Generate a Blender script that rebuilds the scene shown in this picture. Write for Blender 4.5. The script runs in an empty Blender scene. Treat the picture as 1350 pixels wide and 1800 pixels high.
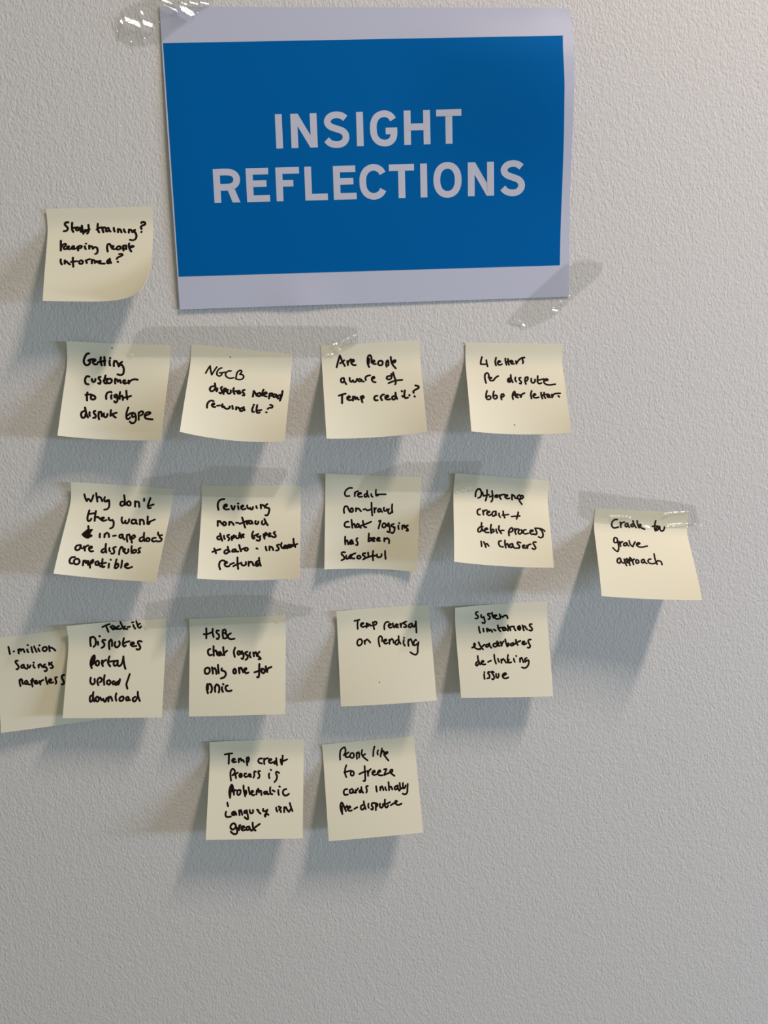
import bpy, bmesh, math, random
from mathutils import Vector, Matrix
from mathutils.bvhtree import BVHTree

# ------------------------------------------------------------------ camera
C = bpy.context.scene.collection
SC = bpy.context.scene
F_PX, IW, IH = 1350.0, 1350, 1800
# camera axes in the wall's frame (X right, Y down, Z into the wall), millimetres
RX = Vector((0.9980024, -0.0038101, -0.0630603))
RY = Vector((-0.0043622, 0.9916414, -0.1289509))
RZ = Vector((0.0630245, 0.1289684, 0.9896439))
DIST = 601.69
EYE_Z = 1.50                     # camera height above the floor, metres

def w2b(p):                      # wall frame (mm) -> Blender (m)
    return Vector((p[0] / 1000, p[2] / 1000, EYE_Z - p[1] / 1000))
def d2b(v):
    return Vector((v[0], v[2], -v[1]))

cam_data = bpy.data.cameras.new('camera')
cam = bpy.data.objects.new('camera', cam_data)
C.objects.link(cam)
cam_data.sensor_fit = 'HORIZONTAL'
cam_data.sensor_width = 36
cam_data.lens = 36 * F_PX / IW
cam_data.clip_start = 0.01
bx, by, bz = d2b(RX), -d2b(RY), -d2b(RZ)
m = Matrix(((bx.x, by.x, bz.x), (bx.y, by.y, bz.y), (bx.z, by.z, bz.z))).to_4x4()
m.translation = w2b((0, 0, -DIST))
cam.matrix_world = m
SC.camera = cam

# ------------------------------------------------------------------ light
SC.view_settings.view_transform = 'Standard'
SC.view_settings.look = 'None'
SC.view_settings.gamma = 1
SC.view_settings.use_curve_mapping = False
SC.view_settings.exposure = -0.14

world = bpy.data.worlds.new('world')
SC.world = world
world.use_nodes = True
bg = world.node_tree.nodes['Background']
bg.inputs[0].default_value = (0.98, 1.0, 0.835, 1)
bg.inputs[1].default_value = 0.27

def lamp(name, kind, loc, energy, color, **kw):
    d = bpy.data.lights.new(name, kind)
    d.energy = energy; d.color = color
    for k, v in kw.items(): setattr(d, k, v)
    o = bpy.data.objects.new(name, d); C.objects.link(o); o.location = loc
    return o
# warm linear ceiling fixture that runs out from the wall, up and to the right of the notes
cl = lamp('ceiling_tube_light', 'AREA', w2b((943, -1622, -900)), 46.0, (1.0, 0.80, 0.675), shape='RECTANGLE', size=0.09, size_y=0.56)
cl.rotation_euler = (0, 0, 0)
# cool daylight from a long low window band far along the wall on the right
wl = lamp('window_daylight', 'AREA', w2b((2900, 20, -1150)), 68.0, (0.59, 0.735, 1.0), shape='RECTANGLE', size=0.95, size_y=0.2)
wl.rotation_euler = (math.radians(90), 0, math.radians(90))

# ------------------------------------------------------------------ helpers
def ray(px, py):
    return (RX * ((px - IW / 2) / F_PX) + RY * ((py - IH / 2) / F_PX) + RZ)
def at(px, py, h=0.0):           # the point seen at a pixel, h mm in front of the wall
    r = ray(px, py)
    return Vector((0, 0, -DIST)) + r * ((DIST - h) / r.z)

def tag(o, label=None, cat=None, group=None, kind=None):
    if label: o['label'] = label
    if cat: o['category'] = cat
    if group: o['group'] = group
    if kind: o['kind'] = kind
    return o
def empty(name, loc):
    o = bpy.data.objects.new(name, None); C.objects.link(o)
    o.location = loc; o.empty_display_size = 0.01
    return o
def mesh_obj(name, verts, faces, mat, parent=None, smooth=True, origin=None):
    # verts are Blender world coordinates; the object sits at its parent's (or its own) origin
    if origin is None:
        origin = parent.location.copy() if parent else Vector((0, 0, 0))
    base = parent
    while base is not None and base.parent is not None:
        base = base.parent
    if base is not None: origin = base.location.copy()
    me = bpy.data.meshes.new(name)
    me.from_pydata([tuple(v - origin) for v in verts], [], faces)
    me.validate(); me.update()
    for p in me.polygons: p.use_smooth = smooth
    me.materials.append(mat)
    o = bpy.data.objects.new(name, me); C.objects.link(o)
    if parent: o.parent = parent
    else: o.location = origin
    return o

def smooth01(t):
    t = max(0.0, min(1.0, t)); return t * t * (3 - 2 * t)
def lerp(a, b, t): return a + (b - a) * t

def catmull(pts, step):
    if len(pts) < 3: 
        out = []
        for a, b in zip(pts, pts[1:]):
            n = max(1, int((b - a).length / step))
            out += [a.lerp(b, i / n) for i in range(n)]
        return out + [pts[-1]]
    P = [pts[0] * 2 - pts[1]] + pts + [pts[-1] * 2 - pts[-2]]
    if (pts[0] - pts[-1]).length < 1e-6: P[0], P[-1] = pts[-2], pts[1]
    out = []
    for i in range(1, len(P) - 2):
        p0, p1, p2, p3 = P[i - 1], P[i], P[i + 1], P[i + 2]
        t0 = 0.0; t1 = t0 + max(1e-4, (p1 - p0).length) ** .5
        t2 = t1 + max(1e-4, (p2 - p1).length) ** .5; t3 = t2 + max(1e-4, (p3 - p2).length) ** .5
        n = max(2, int((p2 - p1).length / step))
        for k in range(n):
            t = t1 + (t2 - t1) * k / n
            a1 = p0 * ((t1 - t) / (t1 - t0)) + p1 * ((t - t0) / (t1 - t0))
            a2 = p1 * ((t2 - t) / (t2 - t1)) + p2 * ((t - t1) / (t2 - t1))
            a3 = p2 * ((t3 - t) / (t3 - t2)) + p3 * ((t - t2) / (t3 - t2))
            b1 = a1 * ((t2 - t) / (t2 - t0)) + a2 * ((t - t0) / (t2 - t0))
            b2 = a2 * ((t3 - t) / (t3 - t1)) + a3 * ((t - t1) / (t3 - t1))
            out.append(b1 * ((t2 - t) / (t2 - t1)) + b2 * ((t - t1) / (t2 - t1)))
    out.append(pts[-1])
    return out

# ------------------------------------------------------------------ materials
def new_mat(name):
    mt = bpy.data.materials.new(name); mt.use_nodes = True
    return mt, mt.node_tree.nodes, mt.node_tree.links, mt.node_tree.nodes['Principled BSDF']

def wall_material():
    mt, N, L, P = new_mat('painted_wall')
    P.inputs['Base Color'].default_value = (0.64, 0.636, 0.632, 1)
    P.inputs['Roughness'].default_value = 0.62
    P.inputs['Specular IOR Level'].default_value = 0.25
    tc = N.new('ShaderNodeTexCoord')
    mp = N.new('ShaderNodeMapping'); mp.inputs['Rotation'].default_value = (0, math.radians(28), 0); mp.inputs['Scale'].default_value = (1.0, 1.0, 0.62)
    L.new(tc.outputs['Object'], mp.inputs[0])
    n1 = N.new('ShaderNodeTexNoise'); n1.inputs['Scale'].default_value = 640; n1.inputs['Detail'].default_value = 3.0
    n1.inputs['Roughness'].default_value = 0.5; n1.inputs['Distortion'].default_value = 0.6
    n2 = N.new('ShaderNodeTexNoise'); n2.inputs['Scale'].default_value = 190; n2.inputs['Detail'].default_value = 2.0
    n3 = N.new('ShaderNodeTexVoronoi'); n3.feature = 'SMOOTH_F1'; n3.inputs['Scale'].default_value = 520
    for n in (n1, n2, n3): L.new(mp.outputs[0], n.inputs['Vector'])
    a = N.new('ShaderNodeMath'); a.operation = 'MULTIPLY_ADD'; a.inputs[1].default_value = 0.5
    L.new(n2.outputs['Fac'], a.inputs[0]); L.new(n1.outputs['Fac'], a.inputs[2])
    b = N.new('ShaderNodeMath'); b.operation = 'MULTIPLY_ADD'; b.inputs[1].default_value = -0.35
    L.new(n3.outputs['Distance'], b.inputs[0]); L.new(a.outputs[0], b.inputs[2])
    bp = N.new('ShaderNodeBump'); bp.inputs['Strength'].default_value = 0.56; bp.inputs['Distance'].default_value = 0.0010
    L.new(b.outputs[0], bp.inputs['Height']); L.new(bp.outputs[0], P.inputs['Normal'])
    return mt

def paper_material(name, col, translucent=0.1, rough=0.75):
    mt, N, L, P = new_mat(name)
    P.inputs['Base Color'].default_value = (*col, 1)
    P.inputs['Roughness'].default_value = rough
    P.inputs['Specular IOR Level'].default_value = 0.2
    tc = N.new('ShaderNodeTexCoord')
    n = N.new('ShaderNodeTexNoise'); n.inputs['Scale'].default_value = 900; n.inputs['Detail'].default_value = 3
    L.new(tc.outputs['Object'], n.inputs['Vector'])
    bp = N.new('ShaderNodeBump'); bp.inputs['Strength'].default_value = 0.06; bp.inputs['Distance'].default_value = 0.0004
    L.new(n.outputs['Fac'], bp.inputs['Height']); L.new(bp.outputs[0], P.inputs['Normal'])
    if translucent:
        T = N.new('ShaderNodeBsdfTranslucent'); T.inputs[0].default_value = (col[0], col[1] * .95, col[2] * .8, 1)
        M = N.new('ShaderNodeMixShader'); M.inputs[0].default_value = translucent
        out = N['Material Output'] if 'Material Output' in N else [x for x in N if x.type == 'OUTPUT_MATERIAL'][0]
        L.new(P.outputs[0], M.inputs[1]); L.new(T.outputs[0], M.inputs[2]); L.new(M.outputs[0], out.inputs['Surface'])
    return mt

def ink_material(name, col, rough):
    mt, N, L, P = new_mat(name)
    P.inputs['Base Color'].default_value = (*col, 1)
    P.inputs['Roughness'].default_value = rough
    P.inputs['Specular IOR Level'].default_value = 0.03
    tc = N.new('ShaderNodeTexCoord')
    n = N.new('ShaderNodeTexNoise'); n.inputs['Scale'].default_value = 500
    L.new(tc.outputs['Object'], n.inputs['Vector'])
    r = N.new('ShaderNodeMapRange'); r.inputs['To Min'].default_value = rough - .08; r.inputs['To Max'].default_value = rough + .08
    L.new(n.outputs['Fac'], r.inputs['Value']); L.new(r.outputs[0], P.inputs['Roughness'])
    return mt

def tape_material():
    mt, N, L, P = new_mat('clear_tape_film')
    N.remove(P)
    out = [x for x in N if x.type == 'OUTPUT_MATERIAL'][0]
    T = N.new('ShaderNodeBsdfTransparent'); T.inputs[0].default_value = (0.945, 0.945, 0.935, 1)
    G = N.new('ShaderNodeBsdfGlossy'); G.inputs['Roughness'].default_value = 0.13; G.inputs[0].default_value = (1, 1, 1, 1)
    lw = N.new('ShaderNodeLayerWeight'); lw.inputs['Blend'].default_value = 0.5
    pw = N.new('ShaderNodeMath'); pw.operation = 'POWER'; pw.inputs[1].default_value = 4.0
    fr = N.new('ShaderNodeMath'); fr.operation = 'MULTIPLY_ADD'; fr.inputs[1].default_value = 0.55; fr.inputs[2].default_value = 0.05
    L.new(lw.outputs['Facing'], pw.inputs[0]); L.new(pw.outputs[0], fr.inputs[0])
    M = N.new('ShaderNodeMixShader')
    tc = N.new('ShaderNodeTexCoord')
    n = N.new('ShaderNodeTexNoise'); n.inputs['Scale'].default_value = 260; n.inputs['Detail'].default_value = 2
    L.new(tc.outputs['Object'], n.inputs['Vector'])
    bp = N.new('ShaderNodeBump'); bp.inputs['Strength'].default_value = 0.35; bp.inputs['Distance'].default_value = 0.0007
    L.new(n.outputs['Fac'], bp.inputs['Height']); L.new(bp.outputs[0], G.inputs['Normal'])
    L.new(fr.outputs[0], M.inputs[0]); L.new(T.outputs[0], M.inputs[1]); L.new(G.outputs[0], M.inputs[2])
    L.new(M.outputs[0], out.inputs['Surface'])
    return mt

M_WALL = wall_material()
M_NOTE = paper_material('pale_yellow_paper', (0.80, 0.785, 0.635), 0.10)
M_SHEET = paper_material('white_printer_paper', (0.545, 0.575, 0.72), 0.06, 0.6)
M_BLUE = ink_material('printed_blue', (0.0, 0.118, 0.395), 0.7)
M_LETTER = paper_material('white_lettering', (0.53, 0.55, 0.67), 0.0, 0.6)
M_INK = ink_material('black_felt_ink', (0.012, 0.008, 0.007), 0.55)
M_TAPE = tape_material()

# ------------------------------------------------------------------ wall
WT = 0.12
v = [Vector((x, y, z)) for x in (-1.6, 2.0) for y in (0, WT) for z in (0.0, 2.7)]
wall = mesh_obj('wall_back', v, [(0, 1, 5, 4), (2, 6, 7, 3), (0, 2, 3, 1), (4, 5, 7, 6), (0, 4, 6, 2), (1, 3, 7, 5)], M_WALL, smooth=False)
tag(wall, 'pale painted wall with a fine stippled roller texture', 'wall', kind='structure')

# ------------------------------------------------------------------ surfaces
ALL_BVH = []                     # front faces of every sheet on the wall, wall frame mm

def sheet_mesh(name, grid, mat, parent, thick=0.12):
    """grid[i][j] of wall-frame points -> a closed thin sheet; returns (object, BVH of its front)."""
    nu, nv = len(grid), len(grid[0])
    fr = [p for col in grid for p in col]
    idx = lambda i, j: i * nv + j
    quads = [(idx(i, j), idx(i, j + 1), idx(i + 1, j + 1), idx(i + 1, j)) for i in range(nu - 1) for j in range(nv - 1)]
    nrm = [Vector() for _ in fr]
    for q in quads:
        n = (fr[q[1]] - fr[q[0]]).cross(fr[q[3]] - fr[q[0]])
        for k in q: nrm[k] += n
    for k in range(len(nrm)):
        nrm[k].normalize()
        if nrm[k].z > 0: nrm[k] = -nrm[k]
    back = [p - n * thick for p, n in zip(fr, nrm)]
    nF = len(fr)
    faces = [tuple(q) for q in quads] + [tuple(k + nF for k in reversed(q)) for q in quads]
    loop = [idx(i, 0) for i in range(nu)] + [idx(nu - 1, j) for j in range(1, nv)] + [idx(i, nv - 1) for i in range(nu - 2, -1, -1)] + [idx(0, j) for j in range(nv - 2, 0, -1)]
    rim0 = 2 * nF; nl = len(loop)
    rim = [fr[k] for k in loop] + [back[k] for k in loop]
    for k in range(nl):
        k2 = (k + 1) % nl
        faces.append((rim0 + k, rim0 + k2, rim0 + nl + k2, rim0 + nl + k))
    o = mesh_obj(name, [w2b(p) for p in fr + back + rim], faces, mat, parent)
    me = o.data
    for p in me.polygons[2 * len(quads):]: p.use_smooth = False
    bvh = BVHTree.FromPolygons([tuple(p) for p in fr], [tuple(q) for q in quads])
    ALL_BVH.append(bvh)
    return o, bvh

EYE = Vector((0, 0, -DIST))
def on_sheet(bvh, px, py):
    r = ray(px, py).normalized()
    loc, n, i, d = bvh.ray_cast(EYE, r)
    if loc is None: return None, None
    if n.z > 0: n = -n
    return loc, n

def ink_strokes(name, parent, bvh, strokes, width, lift=0.09):
    """Felt pen lines laid on a sheet: round-ended ribbons that follow the paper."""
    verts, faces = [], []
    for st in strokes:
        pts = catmull([Vector((x, y, 0)) for x, y in st], 1.3)
        P = []
        for q in pts:
            loc, n = on_sheet(bvh, q.x, q.y)
            if loc is not None: P.append((loc + n * lift, n, DIST - 0 + loc.z))
        if not P: continue
        for k, (p, n, dist) in enumerate(P):
            r = 0.5 * width * dist / F_PX * 1.15
            # round dab at every point
            t = n.cross(Vector((0, 1, 0))).normalized(); b = n.cross(t)
            base = len(verts); verts.append(p + n * 0.02)
            S = 10
            for s in range(S):
                a = 2 * math.pi * s / S
                verts.append(p + (t * math.cos(a) + b * math.sin(a)) * r)
            for s in range(S): faces.append((base, base + 1 + s, base + 1 + (s + 1) % S))
            if k:
                p0, n0, _ = P[k - 1]
                d = (p - p0)
                if d.length > 1e-5:
                    sd = d.cross(n).normalized() * r
                    base = len(verts)
                    verts += [p0 - sd, p0 + sd, p + sd, p - sd]
                    faces.append((base, base + 1, base + 2, base + 3))
    return mesh_obj(name, [w2b(q) for q in verts], faces, M_INK, parent, smooth=False)

# handwriting: note -> list of (text, x0, y0, scale, pen width in photo pixels, strokes)
INK = {
'staff': [
("Staff training?",100,380,8.4375,3.2,"170,92 145,92 122,105 122,130 155,165 165,190 145,215 105,222|228,98 225,150 228,200 245,235|228,180 270,170 310,165|320,175 295,178 285,200 300,212 330,205 345,190|345,170 350,205 365,230|372,140 380,200 395,262|355,232 400,225 440,210 485,195|468,130 475,190 470,230 452,260|400,240 420,205 440,215 425,235|608,115 605,170 612,210 628,242|592,198 630,175 665,165|675,170 680,210 692,240|680,190 700,165 715,170|760,175 735,185 728,215 745,228 770,205 768,178|768,178 775,205 795,228|845,175 848,205 858,228|908,190 908,240|908,215 925,192 945,205 960,242|995,195 1000,220 1018,240|1070,200 1068,245|1070,215 1090,200 1110,215 1122,240|1160,205 1135,215 1130,235 1150,235|1150,225 1175,265 1180,310 1160,345 1120,358 1085,350|1252,100 1275,85 1310,100 1305,125 1265,140 1245,165 1258,190|1252,238 1257,232"),
("keeping people",100,415,8.4375,3.2,"60,70 60,140 60,215|65,160 95,125 130,115 130,140 105,165|100,165 110,195 145,190|150,180 180,165 175,150 155,160 160,190 190,195 225,185|215,180 255,165 250,148 230,155 225,180 245,195 280,185|305,160 312,190 318,215|305,170 335,145 370,150 360,175 330,180|415,150 420,180 430,195|430,112 436,113|480,140 482,190|485,165 510,148 530,165 535,190|535,190 560,165 595,175 605,220 595,255 570,265|755,230 745,170 755,125 780,115 798,140|798,140 810,165 840,160 835,145 815,155 820,185 850,195 880,190|915,150 895,165 890,195 920,200 945,185 940,155 915,150|985,140 980,180 990,215|985,165 1005,140 1025,140 1030,170 1000,190|1030,140 1030,195|1072,110 1070,150 1080,190 1105,230|1080,175 1120,165 1140,152 1115,145 1090,160"),
("informed?",100,415,8.4375,3.2,"58,345 58,385 75,422|118,360 118,410|118,375 140,375 165,400 195,422|238,320 238,380 245,455|210,385 250,378 300,372|355,360 330,380 340,410 370,412 388,385 370,362 350,362|430,360 445,400|435,370 460,350 490,342|520,350 520,405|522,370 545,355 565,375 565,400|565,380 590,370 600,390|600,390 640,385 650,370 625,370 615,390 640,405 710,410|780,345 755,360 745,395 770,405 790,385|760,370 770,395|785,335 790,370 805,400|925,268 960,265 975,280 945,300 900,320 890,340|902,380 908,384"),
],
'getting': [
("Getting",140,615,9.643,3.2,"160,60 130,65 95,110 72,175 80,230 120,262 165,240 180,200 150,180|145,180 200,160 240,158|225,190 265,185 265,165 240,165 225,190 235,230 265,248 300,240|360,125 355,190 375,262|310,212 360,200 435,185|420,120 425,190 425,262|510,180 508,230 518,265|516,136 521,144|590,185 580,230 582,275|590,205 620,190 645,225 665,280|720,205 690,225 670,255|665,280 700,245 740,290 750,350 735,410 690,428 645,415"),
("customer",140,615,9.643,3.2,"165,455 130,445 100,480 92,530 110,575 150,585|208,495 215,530 240,545 265,525 268,495|355,460 325,465 325,490 350,515 355,555 345,575 315,565|440,435 425,490 415,540 430,565 455,570|405,520 440,500 470,490|500,490 465,510 465,550 500,568 540,545 545,510 515,490 480,500|605,490 600,530 605,570|605,505 630,500 650,540|650,540 680,510 700,560|740,540 770,530 770,515 745,520 740,550 765,572 800,560|830,520 835,570|835,560 870,520 920,500 985,505"),
("to right",135,680,9.643,3.2,"182,95 172,150 175,230|150,135 200,130 250,130|270,145 240,165 245,205 285,215 315,195 305,160 270,145|500,205 498,150 515,105 550,88|590,140 580,170 590,200|578,85 588,95|670,130 640,145 640,170 665,180 685,160 670,130|685,150 690,215 680,255 655,265 635,245|735,90 725,150 728,205|735,170 765,150 780,170 782,222|840,65 845,130 858,210|790,185 850,175 920,155"),
("dispute type",135,680,9.643,3.2,"140,350 155,420 175,490 190,518|130,410 85,430 75,490 100,525 140,510 150,460|218,430 215,470 222,492|315,410 290,415 290,445 320,480 315,520 280,525|375,425 368,490 378,550|372,440 405,420 420,450 425,500|460,450 460,500 490,515 515,495 520,460|580,395 575,440 572,490|572,490 620,455 675,440|620,460 620,490 660,520|875,350 850,420 840,490 850,540 880,545 905,520|860,485 910,450 960,440|955,450 935,480 945,510 975,505|985,450 1000,500 1000,570 970,610 930,615 900,590|1050,435 1050,500 1050,560|1050,450 1090,415 1125,425 1120,460 1085,485|1150,490 1200,475 1250,445 1235,430 1180,440 1150,490 1170,535 1220,545 1285,552"),
],
'ngcb': [
("NGCB",355,635,9.0,2.6,"60,190 95,125 130,75|130,75 140,150 155,215|155,215 195,150 235,92|315,105 275,120 240,170 240,215 275,235 310,215 315,185|280,185 320,182 365,172|460,155 420,155 380,185 375,225 410,260 455,270 505,260|555,180 545,230 535,275|555,185 580,155 620,145 630,165 600,205|600,205 650,220 660,255 630,285 580,290 540,280"),
("disputes notepad",355,635,9.0,3.2,"205,350 215,410 232,475|190,395 145,405 125,440 145,475 190,460 210,425|245,430 238,470|320,405 300,420 310,450 315,490 295,510 275,495|355,430 342,475 342,520|350,445 375,430 380,455 365,480|410,450 400,495 425,515 455,500 455,460|505,425 495,470 515,520|500,480 550,470|560,490 600,480 590,465 565,475 560,500 590,515 615,500|675,455 650,460 645,485 665,510 670,540 645,540|820,470 815,510 805,560|820,470 850,510 865,545|905,500 880,515 880,550 910,555 930,530 915,500|975,450 955,500 955,545|985,520 1025,510 1015,490 990,500 985,545 1025,560|1075,510 1065,550 1062,590|1070,530 1105,505 1120,530 1095,550|1150,520 1125,545 1140,570 1170,550 1175,525 1185,570|1275,470 1265,540 1235,625|1240,530 1205,550 1200,590 1230,585 1255,545"),
("re-wind it?",355,635,9.0,3.2,"80,735 85,680 110,640 150,622 185,632|155,695 195,680 190,665 165,675 160,705 185,725 210,725|240,705 285,700|325,680 318,720 345,730|345,715 370,745 400,755 435,740 440,715|480,705 488,755|545,725 540,765|545,745 575,730 595,760|640,735 605,755 610,790 640,785 660,750|660,725 665,755 675,775|810,720 795,765 800,800 825,800|816,690 826,692|875,695 865,750 865,800 885,820 915,810|890,780 940,770|1080,690 1115,705 1110,735 1070,735 1040,755|1016,808 1024,808"),
],
'are': [
("Are People",585,615,8.4375,3.0,"58,258 80,170 105,85|105,85 145,175 180,240|110,200 145,175 170,155|215,165 225,225|222,200 245,160 270,140|275,185 315,165 305,145 280,160 275,195 305,225 340,225|540,255 520,210 515,150 525,95 550,78 570,100 575,150 575,185|540,130 535,200|575,190 620,170 610,155 590,175 600,205 640,210|705,160 675,180 680,220 715,230 740,205 735,170 705,160|800,165 790,210 800,250|795,180 815,155 825,180 825,230|860,105 868,170 885,215 935,275|880,195 925,180 930,155 900,160 885,195"),
("aware of",585,615,8.4375,3.0,"160,415 125,430 125,475 150,485 170,455 165,420|170,460 200,510|250,415 255,460 275,475 300,450|300,450 310,475 345,470 360,430|405,430 380,440 385,465 415,465 425,440|425,440 435,465 460,470|490,450 485,410 515,385 555,378|580,430 620,415 610,400 585,410 580,445 605,475 635,480|850,385 810,395 800,425 830,440 865,425 875,385 868,355|895,335 910,390 930,450 935,490 925,512|828,495 870,475 940,455 1030,445"),
("Temp credit?",585,665,8.4375,3.2,"90,258 140,240 190,228|140,245 138,310 138,370|215,295 255,280 245,265 220,275 215,305 245,325 275,320|300,270 300,330|300,290 325,270 335,310|335,290 360,285 370,310 385,315|415,270 425,310 440,355|415,285 445,260 460,280 425,310|660,260 630,265 615,295 630,325 665,325|710,270 712,290 730,325|710,280 735,245 760,240|780,285 825,270 815,255 785,265 780,295 810,315 850,310|930,212 935,260 955,305|920,265 885,270 885,310 910,315 935,285|1022,187 1029,194|1032,262 1038,272|1070,180 1062,230 1065,280 1085,295 1115,285|1138,246 1138,256|1225,105 1270,120 1275,140 1225,170 1195,195 1200,215|1212,265 1218,273"),
],
'four': [
("4 letters",835,620,8.4375,2.8,"102,65 88,120 85,170|85,170 130,172 180,170|168,110 175,160 188,205|312,75 300,140 312,190|335,150 375,130 360,120 340,135 340,170 365,182 400,170|450,85 455,140 468,180|490,90 490,140 505,180|455,145 500,130 540,115|530,150 560,135 550,120 530,135 545,165 580,165|605,125 615,165|615,165 640,120 690,80 735,72|705,85 705,110 715,130 708,158"),
("per dispute",835,620,8.4375,2.9,"165,450 150,400 145,340 150,320|150,320 175,300 200,315 205,345 200,370|215,385 245,375 235,365 215,375 225,410 260,415 280,405|280,405 300,375 345,345|530,330 535,380 560,440|525,375 490,390 490,430 520,435 540,400|505,390 510,425|600,365 595,400 612,430|680,370 655,375 660,405 685,430 680,460 660,455|748,365 740,410 755,465|750,375 780,360 785,390 765,420|835,385 835,430 860,450 890,425 890,395|930,345 928,400 930,440 955,460 985,450|925,410 970,400 1020,390|1025,415 1080,405 1070,390 1040,395 1020,430 1045,465 1100,478 1190,467"),
("66p per letter.",835,620,8.4375,2.9,"178,565 165,620 168,675 195,695 230,680 230,650 205,640 180,655|280,575 268,625 275,670 300,685 325,670 325,640 300,630 280,645|395,615 385,650 395,695|390,630 420,612 430,640 400,660|570,590 555,640 565,690|560,610 585,575 595,600 575,630|600,640 640,625 630,615 605,625 605,655 640,665|665,620 680,660|680,660 695,620 735,598|840,565 828,620 838,680|860,640 900,620 885,610 865,625 870,660 905,670 945,660|980,590 985,640 1000,680|1025,590 1025,640 1045,675|985,635 1040,620 1080,615|1070,645 1105,635 1095,620 1070,635 1085,660 1115,660|1140,620 1145,665|1145,660 1170,615 1210,605 1262,602|1235,640 1250,655"),
],
'why': [
("Why don't",140,860,9.0,3.0,"75,80 95,150 115,188|115,188 130,155 145,155|145,155 180,195|180,195 205,140 218,95|262,62 272,130 282,195|275,140 310,120 340,140 358,190|400,125 388,165 405,195 440,190|405,195 460,170 470,220 465,280 435,315 390,322|705,95 715,170 722,250|690,195 655,200 645,245 670,262 705,240 715,205|775,190 750,215 765,255 800,255 808,215 785,190 765,195|878,190 878,275|880,210 910,195 935,205 945,280|1022,150 1020,185|1120,140 1100,200 1080,265 1090,300 1125,295|1085,265 1130,255 1170,240"),
("they want",140,860,9.0,3.1,"155,335 135,400 125,460 135,500 165,498 185,465|145,395 190,385 235,378|258,345 245,420 238,500|250,450 280,435 310,455 335,475|335,478 375,465 385,450 355,450 345,485 375,500 425,488|460,450 465,480 490,495 520,485|500,490 530,500 540,550 525,600 485,620|670,445 665,495 685,535 710,530 725,495|725,495 725,530 750,540 775,515 785,475|880,485 835,485 820,525 845,545 885,530 895,490|895,490 895,530 910,548|955,480 955,560|958,500 985,480 1010,500 1020,555|1078,430 1075,500 1075,550 1100,550 1110,520|1085,525 1130,505 1190,480"),
("in-app doc's",115,920,7.5,3.1,"302,35 305,75|350,85 290,95 238,135 228,145 275,185 300,188 345,160|240,140 300,85 320,100 260,160 285,185 330,110 345,90|250,140 290,170 310,120 275,125|300,190 320,150 345,165|240,130 300,100|250,150 320,95|265,170 330,105|280,185 310,140|458,135 452,160 455,185|518,140 515,185|518,155 545,125 570,140 575,180|628,165 665,160|750,145 715,155 715,185 740,190 755,160|755,150 760,190 780,212|815,150 808,190 818,240|815,160 840,145 850,170 855,205|880,170 870,210 878,255|875,180 905,155 920,175 895,200|1038,125 1035,180 1045,235|1025,180 985,195 980,230 1010,235 1035,205|1085,190 1065,210 1075,235 1105,230 1110,205 1085,190|1190,190 1155,195 1140,220 1160,240 1200,230|1222,120 1225,150 1245,160 1275,155|1240,165 1250,190 1270,205 1260,232 1215,240"),
("are disputes",115,920,7.5,3.1,"190,285 150,295 130,330 150,355 185,340 205,295|200,285 205,320 225,330|245,305 258,360|255,335 270,305 300,290|310,335 350,320 345,305 320,310 312,345 335,370 365,365|535,270 530,320 540,385|530,330 490,345 475,375 500,385 530,360|582,325 578,350 590,370|665,310 630,325 640,350 645,385 625,400 605,395|735,310 715,350 708,410|720,340 745,310 760,330 765,370|785,335 780,380 800,395 830,375 830,340|875,300 870,350 875,390|905,350 885,370 900,390 930,375 935,355 905,350|990,325 965,335 970,360 985,380 955,388"),
("compatible",115,920,7.5,3.1,"125,445 80,450 55,490 65,525 95,530|150,465 115,490 120,530 155,540 185,515 180,480 150,465|240,490 230,555|235,520 265,490 275,525|270,515 300,495 300,525 300,550|345,490 325,530 325,585|335,510 365,480 365,510 335,530|430,500 400,510 400,545 425,550 440,515|440,515 445,550 470,570|490,470 485,530 495,580 515,570|455,530 500,525 535,520|575,530 570,585|596,478 600,482|675,475 660,530 650,585|655,560 690,530 700,560 670,590 650,585|748,490 742,540 735,585|785,560 825,545 820,530 795,535 785,570 820,590 880,575"),
],
'rev': [
("reviewing",370,870,8.4375,3.1,"120,220 108,165 118,105 150,72 205,62|195,185 245,160 235,140 210,150 195,190 225,215 275,212|310,160 330,215 345,215 360,165|410,165 412,190 418,212|406,128 416,128|455,185 490,165 478,155 455,175 460,205 490,215 520,205|545,155 550,190 570,205 590,190|590,190 600,215 625,210 630,180|680,165 685,190 690,195|745,145 750,200|745,165 775,150 800,165 810,190|845,135 825,150 815,175 835,190|820,185 870,200 870,245 850,295 835,305 815,300"),
("non-fraud",370,870,8.4375,3.1,"108,385 108,460|110,410 135,385 155,410 175,435|200,400 185,430 200,455 230,440 225,410 200,400|280,400 278,445|282,420 305,400 325,415 345,445|380,412 415,415|470,335 485,380 500,440 515,485|435,430 480,410 520,395|530,385 545,435|535,410 560,380|600,380 570,395 575,425 605,425 615,395|615,395 625,425|670,385 665,420 680,435 705,425 710,395|800,355 820,400 850,450|770,385 760,420 780,440 810,425 815,400"),
("dispute types",365,925,8.182,3.1,"180,105 195,160 210,210|175,140 140,155 145,185 175,190 195,165|235,135 238,165 248,185|310,125 285,130 290,155 315,175 300,205|345,150 350,200|348,165 380,130 385,155 360,175|405,140 410,165 430,175 455,160 450,130|460,95 470,130 485,170|470,150 510,115 520,120 500,145 520,160|655,75 640,120 645,165 665,180 675,165|645,145 690,130 730,110|715,120 715,150 740,155 760,140|750,150 755,195 735,210 705,200|805,115 810,150 820,180|808,125 840,95 850,115 820,145|870,125 905,110 895,100 875,115 880,145 915,140|970,80 950,95 975,125 980,150 955,160 930,150"),
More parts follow.
